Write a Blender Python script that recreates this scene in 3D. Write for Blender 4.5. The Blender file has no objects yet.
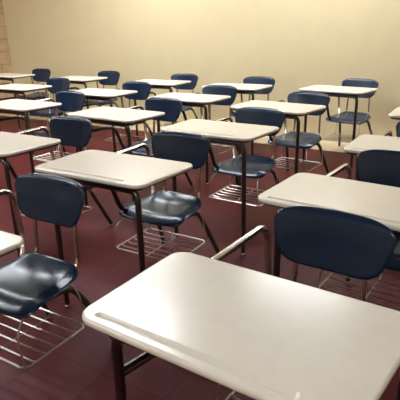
import bpy, bmesh, math, random
from mathutils import Vector, Matrix
random.seed(4)
S = bpy.context.scene
COL = S.collection
R = math.radians

# ---------------------------------------------------------------- camera
F_PX, PITCH, ROLL, CAM_H = 488.5, R(19.72), R(-1.22), 1.362
cam_d = bpy.data.cameras.new('camera')
cam_d.sensor_width = 36.0
cam_d.lens = F_PX / 400.0 * 36.0
cam_d.clip_start = 0.02
cam = bpy.data.objects.new('camera', cam_d)
COL.objects.link(cam)
_f = Vector((0, math.cos(PITCH), -math.sin(PITCH)))
_u = Vector((0, math.sin(PITCH), math.cos(PITCH)))
_r = Vector((1, 0, 0))
r2 = _r * math.cos(ROLL) + _u * math.sin(ROLL)
u2 = -_r * math.sin(ROLL) + _u * math.cos(ROLL)
M = Matrix((r2, u2, -_f)).transposed().to_4x4()
M.translation = Vector((0, 0, CAM_H))
cam.matrix_world = M
S.camera = cam

# ---------------------------------------------------------------- world, exposure
w = bpy.data.worlds.new('world')
S.world = w
w.use_nodes = True
w.node_tree.nodes['Background'].inputs[0].default_value = (0.9, 0.95, 1.0, 1)
w.node_tree.nodes['Background'].inputs[1].default_value = 0.3
S.view_settings.view_transform = 'Standard'
S.view_settings.look = 'None'
S.view_settings.gamma = 1.0
S.view_settings.use_curve_mapping = False
S.view_settings.exposure = 1.16
LAMP_STRENGTH = 20.0
LAMP_COLOR = (0.92, 0.97, 1.0)
CEIL_Z = 2.9
# troffers: (x to the right along the rows, y towards the back wall) in room axes
LAMPS = [(-4.0, 5.0), (-1.7, 5.05), (0.6, 5.0),
         (-6.3, 3.0), (-4.6, 3.1), (-2.85, 3.15), (-4.6, 0.6),
         (-3.2, -1.0), (0.2, -1.0)]  # this front pair is unseen, added to brighten the backrests

ROOM_ROT = R(-31.0)
XL, XR, YF, YB = -7.19, 3.0, -2.4, 5.8
RM = Matrix.Rotation(ROOM_ROT, 4, 'Z')

# ---------------------------------------------------------------- materials
def mat(name, color, rough=0.5, metal=0.0, spec=0.5, coat=0.0):
    m = bpy.data.materials.new(name)
    m.use_nodes = True
    b = m.node_tree.nodes['Principled BSDF']
    b.inputs['Base Color'].default_value = (*color, 1)
    b.inputs['Roughness'].default_value = rough
    b.inputs['Metallic'].default_value = metal
    b.inputs['Specular IOR Level'].default_value = spec
    if coat:
        b.inputs['Coat Weight'].default_value = coat
        b.inputs['Coat Roughness'].default_value = 0.12
    return m

def noise_mix(m, c1, c2, scale, detail=4, lo=0.35, hi=0.65, bump=0.0, rough=None):
    nt = m.node_tree
    b = nt.nodes['Principled BSDF']
    tc = nt.nodes.new('ShaderNodeTexCoord')
    nz = nt.nodes.new('ShaderNodeTexNoise')
    nz.inputs['Scale'].default_value = scale
    nz.inputs['Detail'].default_value = detail
    cr = nt.nodes.new('ShaderNodeValToRGB')
    cr.color_ramp.elements[0].position = lo
    cr.color_ramp.elements[1].position = hi
    cr.color_ramp.elements[0].color = (*c1, 1)
    cr.color_ramp.elements[1].color = (*c2, 1)
    nt.links.new(tc.outputs['Object'], nz.inputs['Vector'])
    nt.links.new(nz.outputs['Fac'], cr.inputs['Fac'])
    nt.links.new(cr.outputs['Color'], b.inputs['Base Color'])
    if bump:
        bp = nt.nodes.new('ShaderNodeBump')
        bp.inputs['Strength'].default_value = bump
        bp.inputs['Distance'].default_value = 0.002
        nt.links.new(nz.outputs['Fac'], bp.inputs['Height'])
        nt.links.new(bp.outputs['Normal'], b.inputs['Normal'])
    if rough:
        mr = nt.nodes.new('ShaderNodeMapRange')
        mr.inputs['To Min'].default_value = rough[0]
        mr.inputs['To Max'].default_value = rough[1]
        nt.links.new(nz.outputs['Fac'], mr.inputs['Value'])
        nt.links.new(mr.outputs['Result'], b.inputs['Roughness'])
    return m

def brick_mat(name, c1, c2, mortar, bw, bh, msize, offset, rough, swap=None, bump=0.15, scale_noise=9):
    m = mat(name, c1, rough)
    nt = m.node_tree
    b = nt.nodes['Principled BSDF']
    tc = nt.nodes.new('ShaderNodeTexCoord')
    vec = tc.outputs['Object']
    if swap:
        sp = nt.nodes.new('ShaderNodeSeparateXYZ')
        cb = nt.nodes.new('ShaderNodeCombineXYZ')
        nt.links.new(vec, sp.inputs[0])
        nt.links.new(sp.outputs[swap[0]], cb.inputs[0])
        nt.links.new(sp.outputs[swap[1]], cb.inputs[1])
        vec = cb.outputs[0]
    br = nt.nodes.new('ShaderNodeTexBrick')
    br.offset = offset
    br.squash = 1.0
    br.inputs['Scale'].default_value = 1.0
    br.inputs['Brick Width'].default_value = bw
    br.inputs['Row Height'].default_value = bh
    br.inputs['Mortar Size'].default_value = msize
    br.inputs['Mortar Smooth'].default_value = 0.3
    br.inputs['Color1'].default_value = (*c1, 1)
    br.inputs['Color2'].default_value = (*c2, 1)
    br.inputs['Mortar'].default_value = (*mortar, 1)
    nt.links.new(vec, br.inputs['Vector'])
    nz = nt.nodes.new('ShaderNodeTexNoise')
    nz.inputs['Scale'].default_value = scale_noise
    nz.inputs['Detail'].default_value = 6
    nt.links.new(tc.outputs['Object'], nz.inputs['Vector'])
    mx = nt.nodes.new('ShaderNodeMix')
    mx.data_type = 'RGBA'
    mx.blend_type = 'MULTIPLY'
    mx.inputs['Factor'].default_value = 0.45
    nt.links.new(br.outputs['Color'], mx.inputs['A'])
    nt.links.new(nz.outputs['Fac'], mx.inputs['B'])
    nt.links.new(mx.outputs['Result'], b.inputs['Base Color'])
    bp = nt.nodes.new('ShaderNodeBump')
    bp.invert = True
    bp.inputs['Strength'].default_value = bump
    bp.inputs['Distance'].default_value = 0.004
    nt.links.new(br.outputs['Fac'], bp.inputs['Height'])
    nt.links.new(bp.outputs['Normal'], b.inputs['Normal'])
    return m

M_TOP = mat('cream_laminate', (0.74, 0.68, 0.58), 0.24, spec=0.9)
noise_mix(M_TOP, (0.69, 0.625, 0.535), (0.71, 0.645, 0.55), 25, 5)
M_PAN = mat('dark_desk_underside', (0.022, 0.020, 0.020), 0.5)
M_BLUE = mat('navy_plastic', (0.0012, 0.0130, 0.040), 0.25, spec=0.42)
M_TUBE = mat('worn_steel_tube', (0.115, 0.108, 0.10), 0.32, 1.0)
M_CHROME = mat('chrome_tube', (0.62, 0.58, 0.52), 0.22, 1.0)
M_BLACK = mat('black_painted_tube', (0.03, 0.027, 0.027), 0.38)
M_WIRE = mat('basket_wire', (0.58, 0.55, 0.50), 0.35, 1.0)
M_FLOOR = brick_mat('maroon_floor_tile', (0.118, 0.014, 0.018), (0.105, 0.012, 0.016), (0.065, 0.009, 0.011),
                    0.305, 0.305, 0.005, 0.0, 0.45, bump=0.08, scale_noise=7)
M_FLOOR.node_tree.nodes['Principled BSDF'].inputs['Specular IOR Level'].default_value = 0.15
M_BORDER = mat('beige_floor_tile', (0.55, 0.44, 0.29), 0.4)
noise_mix(M_BORDER, (0.50, 0.38, 0.25), (0.60, 0.48, 0.32), 6, 5)
M_WALL = mat('cream_wall_paint', (0.66, 0.54, 0.33), 0.55)
noise_mix(M_WALL, (0.62, 0.515, 0.31), (0.64, 0.535, 0.325), 5, 6, bump=0.06)
M_BLOCK = brick_mat('painted_block_wall', (0.64, 0.45, 0.25), (0.63, 0.44, 0.245), (0.50, 0.33, 0.17),
                    0.40, 0.20, 0.012, 0.5, 0.6, swap=(1, 2), bump=0.5)
M_CEIL = mat('white_ceiling_tile', (0.72, 0.72, 0.70), 0.9)
M_LFRAME = mat('white_lamp_frame', (0.8, 0.8, 0.8), 0.5)
M_LAMP = bpy.data.materials.new('lamp_diffuser')
M_LAMP.use_nodes = True
_nt = M_LAMP.node_tree
_nt.nodes.remove(_nt.nodes['Principled BSDF'])
_em = _nt.nodes.new('ShaderNodeEmission')
_em.inputs[0].default_value = (*LAMP_COLOR, 1)
_em.inputs[1].default_value = LAMP_STRENGTH
_nt.links.new(_em.outputs[0], _nt.nodes['Material Output'].inputs['Surface'])

# ---------------------------------------------------------------- mesh helpers
def link(name, bm, material, parent=None, smooth=True, sharp=None):
    me = bpy.data.meshes.new(name)
    bmesh.ops.recalc_face_normals(bm, faces=bm.faces[:])
    bm.to_mesh(me)
    bm.free()
    me.materials.append(material)
    if smooth:
        me.polygons.foreach_set('use_smooth', [True] * len(me.polygons))
        if sharp:
            me.set_sharp_from_angle(angle=R(sharp))
    o = bpy.data.objects.new(name, me)
    COL.objects.link(o)
    if parent:
        o.parent = parent
    return o

def box(bm, lo, hi):
    vs = [bm.verts.new((x, y, z)) for z in (lo[2], hi[2]) for y in (lo[1], hi[1]) for x in (lo[0], hi[0])]
    for f in ((0, 2, 3, 1), (4, 5, 7, 6), (0, 1, 5, 4), (2, 6, 7, 3), (0, 4, 6, 2), (1, 3, 7, 5)):
        bm.faces.new([vs[i] for i in f])

def fillet(pts, rad, n=6):
    """round the inner corners of a polyline"""
    pts = [Vector(p) for p in pts]
    out = [pts[0]]
    for i in range(1, len(pts) - 1):
        a, b, c = pts[i - 1], pts[i], pts[i + 1]
        d1, d2 = (a - b), (c - b)
        k = min(rad, d1.length * 0.48, d2.length * 0.48)
        p, q = b + d1.normalized() * k, b + d2.normalized() * k
        for j in range(n + 1):
            t = j / n
            out.append(p * (1 - t) ** 2 + b * (2 * t * (1 - t)) + q * t * t)
    out.append(pts[-1])
    return out

def tube(bm, pts, rad, sides=12, closed=False):
    pts = [Vector(p) for p in pts]
    n = len(pts)
    tang = []
    for i in range(n):
        if closed:
            t = pts[(i + 1) % n] - pts[i - 1]
        else:
            t = pts[min(i + 1, n - 1)] - pts[max(i - 1, 0)]
        tang.append(t.normalized())
    ref = Vector((0, 0, 1)) if abs(tang[0].z) < 0.9 else Vector((1, 0, 0))
    nrm = (ref - tang[0] * ref.dot(tang[0])).normalized()
    rings = []
    for i in range(n):
        nrm = (nrm - tang[i] * nrm.dot(tang[i])).normalized()
        bn = tang[i].cross(nrm)
        rings.append([bm.verts.new(pts[i] + (nrm * math.cos(2 * math.pi * k / sides) + bn * math.sin(2 * math.pi * k / sides)) * rad)
                      for k in range(sides)])
    m = n if closed else n - 1
    for i in range(m):
        a, b = rings[i], rings[(i + 1) % n]
        for k in range(sides):
            bm.faces.new((a[k], a[(k + 1) % sides], b[(k + 1) % sides], b[k]))
    if not closed:
        bm.faces.new(rings[0][::-1])
        bm.faces.new(rings[-1])

def tube_part(name, pts, rad, material, parent, fil=0.05, sides=12):
    bm = bmesh.new()
    tube(bm, fillet(pts, fil), rad, sides)
    return link(name, bm, material, parent, sharp=50)

def lathe(bm, prof, cx, cy, sides=16):
    rings = []
    for r, z in prof:
        rings.append([bm.verts.new((cx + r * math.cos(2 * math.pi * k / sides), cy + r * math.sin(2 * math.pi * k / sides), z)) for k in range(sides)])
    for a, b in zip(rings, rings[1:]):
        for k in range(sides):
            bm.faces.new((a[k], a[(k + 1) % sides], b[(k + 1) % sides], b[k]))
    bm.faces.new(rings[0][::-1])
    bm.faces.new(rings[-1])

# ---------------------------------------------------------------- the setting
def structure(name, lo, hi, material):
    bm = bmesh.new()
    box(bm, lo, hi)
    o = link(name, bm, material, smooth=False)
    o.matrix_world = RM
    o['kind'] = 'structure'
    return o

structure('floor', (XL - .1, YF - .1, -0.06), (XR + .1, YB + .1, 0.0), M_FLOOR)
structure('trim_1', (XL, 5.33, 0.0), (XR, YB, 0.002), M_BORDER)
structure('wall_back', (XL - .1, YB, 0.0), (XR + .1, YB + .1, CEIL_Z), M_WALL)
structure('wall_left', (XL - .1, YF, 0.0), (XL, YB, CEIL_Z), M_BLOCK)
structure('wall_right', (XR, YF, 0.0), (XR + .1, YB, CEIL_Z), M_WALL)
structure('wall_front', (XL - .1, YF - .1, 0.0), (XR + .1, YF, CEIL_Z), M_WALL)
structure('ceiling', (XL - .1, YF - .1, CEIL_Z), (XR + .1, YB + .1, CEIL_Z + 0.06), M_CEIL)

# ---------------------------------------------------------------- the combination desk
# local axes: +Y is where the student looks, +X the student's right, origin on the floor under the top
W, D, TAPER, TOPZ = 0.630, 0.408, 0.002, 0.75

def round_poly(corners, rad, n=7):
    out = []
    m = len(corners)
    for i in range(m):
        a, b, c = Vector(corners[i - 1]), Vector(corners[i]), Vector(corners[(i + 1) % m])
        d1, d2 = (a - b).normalized(), (c - b).normalized()
        ang = d1.angle(d2)
        k = rad / math.tan(ang / 2)
        ctr = b + (d1 + d2).normalized() * (rad / math.sin(ang / 2))
        p, q = b + d1 * k, b + d2 * k
        a0 = math.atan2(p.y - ctr.y, p.x - ctr.x)
        a1 = math.atan2(q.y - ctr.y, q.x - ctr.x)
        da = (a1 - a0 + math.pi) % (2 * math.pi) - math.pi
        for j in range(n + 1):
            t = a0 + da * j / n
            out.append(ctr + Vector((math.cos(t), math.sin(t))) * rad)
    return out

def top_outline(inset, rad):
    i = inset
    return round_poly([(W / 2 - i, D / 2 - i), (-W / 2 - 0.012 + i, D / 2 - i),
                       (-W / 2 - 0.042 + i, -D / 2 + i), (W / 2 + TAPER - i, -D / 2 + i)], max(rad - i, 0.012))

def ring(bm, pts, z):
    return [bm.verts.new((p.x, p.y, z)) for p in pts]

def bridge(bm, a, b):
    n = len(a)
    for k in range(n):
        bm.faces.new((a[k], a[(k + 1) % n], b[(k + 1) % n], b[k]))

def stadium(x0, x1, y, r, n=8):
    pts = []
    for j in range(n + 1):
        t = -math.pi / 2 + math.pi * j / n
        pts.append(Vector((x1 + r * math.cos(t), y + r * math.sin(t))))
    for j in range(n + 1):
        t = math.pi / 2 + math.pi * j / n
        pts.append(Vector((x0 + r * math.cos(t), y + r * math.sin(t))))
    return pts

def desktop_mesh():
    bm = bmesh.new()
    rad = 0.05
    th = 0.018
    prof = []
    for j in range(6):                       # rounded top edge
        t = math.pi / 2 * j / 5
        prof.append((0.008 * (1 - math.sin(t)), TOPZ - 0.008 * (1 - math.cos(t))))
    prof += [(0.0, TOPZ - th + 0.006), (0.002, TOPZ - th + 0.002), (0.006, TOPZ - th)]
    rings = [ring(bm, top_outline(i, rad), z) for i, z in prof]
    for a, b in zip(rings, rings[1:]):
        bridge(bm, a, b)
    bm.faces.new(rings[-1][::-1])
    # pencil groove along the front edge
    gy = D / 2 - 0.033
    levels = [(0.013, TOPZ), (0.0115, TOPZ - 0.0012), (0.0085, TOPZ - 0.004), (0.005, TOPZ - 0.0058), (0.002, TOPZ - 0.0064)]
    gr = [ring(bm, stadium(-0.21, 0.262, gy, r * 0.85), z) for r, z in levels]
    for a, b in zip(gr, gr[1:]):
        bridge(bm, a, b)
    bm.faces.new(gr[-1])
    bm.edges.ensure_lookup_table()
    def loop_edges(r):
        return [bm.edges.get((r[k], r[(k + 1) % len(r)])) for k in range(len(r))]
    bmesh.ops.triangle_fill(bm, use_beauty=True, edges=loop_edges(rings[0]) + loop_edges(gr[0]))
    bmesh.ops.recalc_face_normals(bm, faces=bm.faces[:])
    for e in bm.edges:
        e.smooth = len(e.link_faces) == 2 and e.calc_face_angle(0) < R(35)
    for e in loop_edges(rings[0]) + loop_edges(gr[0]):
        e.smooth = False                     # keeps the flat top flat
    return bm

def shell(bm, fn, thick_fn, nr=14, ns=56, roll=0.010):
    """closed thin shell: fn(r, angle) -> point and normal on the front side"""
    top, bot = [], []
    for side, store in ((0, top), (1, bot)):
        c, nn = fn(0, 0)
        store.append([bm.verts.new(c - nn * (thick_fn * side))])
        for i in range(1, nr + 1):
            r = (i / nr) ** 0.8
            row = []
            for k in range(ns):
                p, nn = fn(r, 2 * math.pi * k / ns)
                e = max(0.0, (r - 0.93) / 0.07)
                row.append(bm.verts.new(p - nn * (thick_fn * side)))
            store.append(row)
    for st in (top, bot):
        for k in range(ns):
            bm.faces.new((st[0][0], st[1][k], st[1][(k + 1) % ns]))
        for i in range(1, nr):
            bridge(bm, st[i], st[i + 1])
    # bulged rim
    mid = []
    c0, _ = fn(0, 0)
    for k in range(ns):
        a, b = top[-1][k].co, bot[-1][k].co
        m = (a + b) / 2
        out = (m - c0)
        nn = (a - b).normalized()
        out = (out - nn * out.dot(nn)).normalized()
        mid.append(bm.verts.new(m + out * thick_fn * 0.45))
    bridge(bm, top[-1], mid)
    bridge(bm, mid, bot[-1])

def spow(v, p):
    return math.copysign(abs(v) ** p, v)

def seat_fn(r, t):
    a, b, n = 0.208, 0.168, 6.0
    def P(r, t):
        x = a * r * spow(math.cos(t), 2 / n)
        y = b * r * spow(math.sin(t), 2 / n)
        yn, xn = y / b, x / a
        x *= 1 - 0.07 * (1 - yn) * 0.5 + 0.05 * yn       # a little wider to the front
        z = 0.416
        z -= 0.016 * (1 - xn * xn) * (1 - yn * yn)       # dish
        if yn > 0.45:
            z -= 0.042 * ((yn - 0.45) / 0.55) ** 2       # waterfall front
        if yn < -0.3:
            z += 0.020 * ((-yn - 0.3) / 0.7) ** 2 * (1 - xn ** 4)        # raised rear
        z -= 0.012 * max(0, abs(xn) - 0.75) / 0.25       # rolled sides
        return Vector((x + 0.005, -0.412 + y, z))
    p = P(r, t)
    e = 1e-3
    if r < 1e-6:
        return p, Vector((0, 0, 1))
    d1 = P(r, t + e) - P(r, t - e)
    d2 = P(r, t) - P(r - e, t)
    nn = d2.cross(d1)
    nn = nn.normalized() if nn.length > 1e-12 else Vector((0, 0, 1))
    if nn.z < 0:
        nn = -nn
    return p, nn

BZ, BY = 0.689, -0.590
def back_fn(r, t):
    a, b = 0.187, 0.095
    n = 5.2
    def P(r, t):
        x = a * r * spow(math.cos(t), 2 / n)
        z = b * r * spow(math.sin(t), 2 / (n if math.sin(t) > 0 else 3.2))
        xn, zn = x / a, z / b
        x *= 1.0 + 0.13 * min(zn, 0.45) - 0.03 * max(0, zn - 0.45)
        z -= 0.006 * xn * xn * (1 if zn > 0 else 0) * zn
        y = BY - 0.022 * (1 - xn * xn) - 0.022 * zn      # wraps round the back, leans rearward
        if zn > 0.75:
            y -= 0.014 * ((zn - 0.75) / 0.25) ** 2       # rolled top
        return Vector((x, y, BZ + z))
    p = P(r, t)
    e = 1e-3
    if r < 1e-6:
        return p, Vector((0, 1, 0))
    d1 = P(r, t + e) - P(r, t - e)
    d2 = P(r, t) - P(r - e, t)
    nn = d2.cross(d1)
    nn = nn.normalized() if nn.length > 1e-12 else Vector((0, 1, 0))
    if nn.y < 0:
        nn = -nn
    return p, nn

def glide(parent, x, y):
    bm = bmesh.new()
    lathe(bm, [(0.006, 0.0), (0.015, 0.0), (0.0165, 0.004), (0.015, 0.010), (0.009, 0.016), (0.008, 0.024)], x, y)
    return link('foot_glide', bm, M_CHROME, parent, sharp=40)

def make_desk():
    root = bpy.data.objects.new('combination_desk', None)
    root.empty_display_size = 0.2
    COL.objects.link(root)
    top = link('desktop', desktop_mesh(), M_TOP, root)
    bm = bmesh.new()
    a = [ring(bm, top_outline(i, 0.05), z) for i, z in
         ((0.012, TOPZ - 0.018), (0.012, TOPZ - 0.024), (0.026, TOPZ - 0.032))]
    for p, q in zip(a, a[1:]):
        bridge(bm, p, q)
    bm.faces.new(a[0]); bm.faces.new(a[-1][::-1])
    pan = link('desktop_underside', bm, M_PAN, top, sharp=35)
    pan['label'] = 'dark underside of the desktop'
    TR = 0.0135
    zc = TOPZ - 0.032 - TR
    tube_part('front_crossbar', [(-0.185, 0.155, zc), (0.133, 0.155, zc)], TR, M_TUBE, root)
    for s, xl in ((-1, -0.280), (1, 0.228)):
        lg = tube_part('front_leg', [(xl - s * 0.10, 0.155, zc), (xl, 0.160, zc), (xl + s * 0.001, 0.160, 0.016)],
                       TR, M_TUBE, root, fil=0.04)
        glide(lg, xl + s * 0.001, 0.160)
    # support tube from the right front leg back and down to the seat
    tube_part('seat_support', [(0.222, 0.158, 0.600), (0.165, -0.165, 0.603), (0.165, -0.255, 0.390), (0.160, -0.44, 0.382)],
              TR * 0.95, M_TUBE, root, fil=0.07)
    # arm tube from under the top to the backrest and down to the seat
    arm = tube_part('arm_tube', [(0.225, 0.02, zc), (0.245, -0.24, 0.694), (0.230, -0.605, 0.702), (0.216, -0.612, 0.46),
                                 (0.175, -0.56, 0.384), (0.160, -0.48, 0.382)], TR * 0.95, M_CHROME, root, fil=0.06)
    arm['label'] = 'chrome arm tube'
    bm = bmesh.new(); shell(bm, seat_fn, 0.011)
    link('seat', bm, M_BLUE, root, sharp=60)
    bm = bmesh.new(); shell(bm, back_fn, 0.011)
    link('backrest', bm, M_BLUE, root, sharp=60)
    for s in (-1, 1):
        tube_part('back_post', [(s * 0.115, BY - 0.040, 0.690), (s * 0.118, BY - 0.022, 0.56), (s * 0.122, BY - 0.015, 0.42),
                                (s * 0.128, -0.54, 0.386), (s * 0.13, -0.44, 0.384)], 0.0095, M_CHROME, root, fil=0.05)
        lg = tube_part('rear_leg', [(s * 0.150, -0.34, 0.376), (s * 0.158, -0.520, 0.368), (s * 0.172, -0.580, 0.260),
                                    (s * 0.212, -0.695, 0.016)], TR, M_BLACK, root, fil=0.07)
        lg['label'] = 'black splayed rear leg'
        glide(lg, s * 0.212, -0.696)
    tube_part('seat_crossbar', [(-0.155, -0.36, 0.383), (0.160, -0.36, 0.383)], 0.010, M_BLACK, root)
    # wire basket under the seat
    bm = bmesh.new()
    x0, x1, y0, y1, z = -0.205, 0.205, -0.535, -0.215, 0.185
    rim = [Vector((p.x, p.y, z)) for p in round_poly([(x1, y1), (x0, y1), (x0, y0), (x1, y0)], 0.03, 5)]
    tube(bm, rim, 0.0048, 6, closed=True)
    for k in range(1, 6):
        y = y1 + (y0 - y1) * k / 6
        tube(bm, [(x0, y, z), (x0 + 0.03, y, z - 0.008), (x1 - 0.03, y, z - 0.008), (x1, y, z)], 0.0040, 6)
    tube(bm, [(0.0, y1, z), (0.0, y1 - 0.03, z - 0.012), (0, y0 + 0.03, z - 0.012), (0, y0, z)], 0.0034, 6)
    bk = link('book_basket', bm, M_WIRE, root, sharp=50)
    for s in (-1, 1):
        for y, yt in ((y1, -0.31), (y0, -0.52)):
            bm = bmesh.new()
            tube(bm, fillet([(s * 0.203, y, z), (s * 0.185, y, 0.33), (s * 0.150, yt, 0.383)], 0.04, 4), 0.0038, 6)
            link('basket_hanger', bm, M_WIRE, bk, sharp=50)
    root['category'] = 'school desk'
    root['group'] = 'combination desks in rows across the classroom'
    return root

def copy_tree(o, parent=None):
    c = o.copy()
    COL.objects.link(c)
    if parent:
        c.parent = parent
    for ch in list(o.children):
        copy_tree(ch, c)
    return c

# x, y (metres from below the camera), heading of the student, label
DESKS = [
    (0.080, 0.948, -124.3, 'large foreground desk whose glossy cream top fills the lower right'),
    (-0.938, 1.40, -121, 'front desk cut by the left picture edge, its shiny navy seat and basket in view'),
    (-0.42, 2.225, -121, 'desk with whole cream top and wire basket, between the front left desk and foreground desk'),
    (0.574, 1.706, -126, 'desk right behind the foreground desk, its cream top above that desk\'s navy backrest'),
    (-1.19, 2.81, -121, 'second row desk at left edge, its top cut by the frame below a navy backrest'),
    (0.115, 3.055, -123, 'desk right behind the one with the fully visible seat and basket'),
    (1.105, 2.45, -122, 'right edge desk second behind the foreground desk, above its neighbour\'s navy backrest'),
    (-0.635, 3.70, -124, 'third row desk near the left, second from the left edge in its row'),
    (-1.56, 4.28, -122.5, 'third row desk at the left edge with top half cut by frame'),
    (0.61, 3.87, -127, 'fourth row desk just in front of the last desk on the right by the wall'),
    (-0.09, 4.50, -121, 'fourth row desk, third from the left in its row'),
    (-0.99, 5.01, -121, 'fourth row desk, second from the left in its row'),
    (-2.03, 5.65, -121, 'fourth row desk at the left picture edge'),
    (1.68, 3.38, -121, 'desk at right edge showing only a small corner of its cream top'),
    (1.355, 4.86, -129, 'rightmost desk of the last row, dark front leg standing against the cream wall'),
    (0.40, 5.27, -121, 'last row desk, second from the right against the cream wall'),
    (-0.46, 5.83, -119, 'middle desk of the last row against the cream wall'),
    (-1.55, 6.50, -121, 'last row desk, second from the left against the cream wall'),
    (-2.69, 7.16, -121, 'leftmost desk of the last row, in the corner by the left wall'),
]
proto = make_desk()
for i, (x, y, hd, label) in enumerate(DESKS):
    o = proto if i == 0 else copy_tree(proto)
    o.location = (x, y, 0)
    o.rotation_euler = (0, 0, R(hd - 90))
    o['label'] = label

# ---------------------------------------------------------------- ceiling lamps (above the picture)
def make_lamp():
    root = bpy.data.objects.new('ceiling_light', None)
    COL.objects.link(root)
    bm = bmesh.new()
    lw, ll, fr = 0.36, 1.25, 0.03
    for lo, hi in (((-ll / 2, -lw / 2), (ll / 2, -lw / 2 + fr)), ((-ll / 2, lw / 2 - fr), (ll / 2, lw / 2)),
                   ((-ll / 2, -lw / 2 + fr), (-ll / 2 + fr, lw / 2 - fr)), ((ll / 2 - fr, -lw / 2 + fr), (ll / 2, lw / 2 - fr))):
        box(bm, (*lo, -0.03), (*hi, 0))
    link('lamp_frame', bm, M_LFRAME, root, smooth=False)
    bm = bmesh.new()
    box(bm, (-ll / 2 + fr, -lw / 2 + fr, -0.02), (ll / 2 - fr, lw / 2 - fr, -0.005))
    link('diffuser', bm, M_LAMP, root, smooth=False)
    root['label'] = 'flat unseen fluorescent panel in the classroom ceiling'
    root['category'] = 'ceiling light'
    root['group'] = 'ceiling light panels'
    return root
lamp = make_lamp()
for i, (x, y) in enumerate(LAMPS):
    o = lamp if i == 0 else copy_tree(lamp)
    p = RM @ Vector((x, y, CEIL_Z))
    o.location = p
    o.rotation_euler = (0, 0, ROOM_ROT)
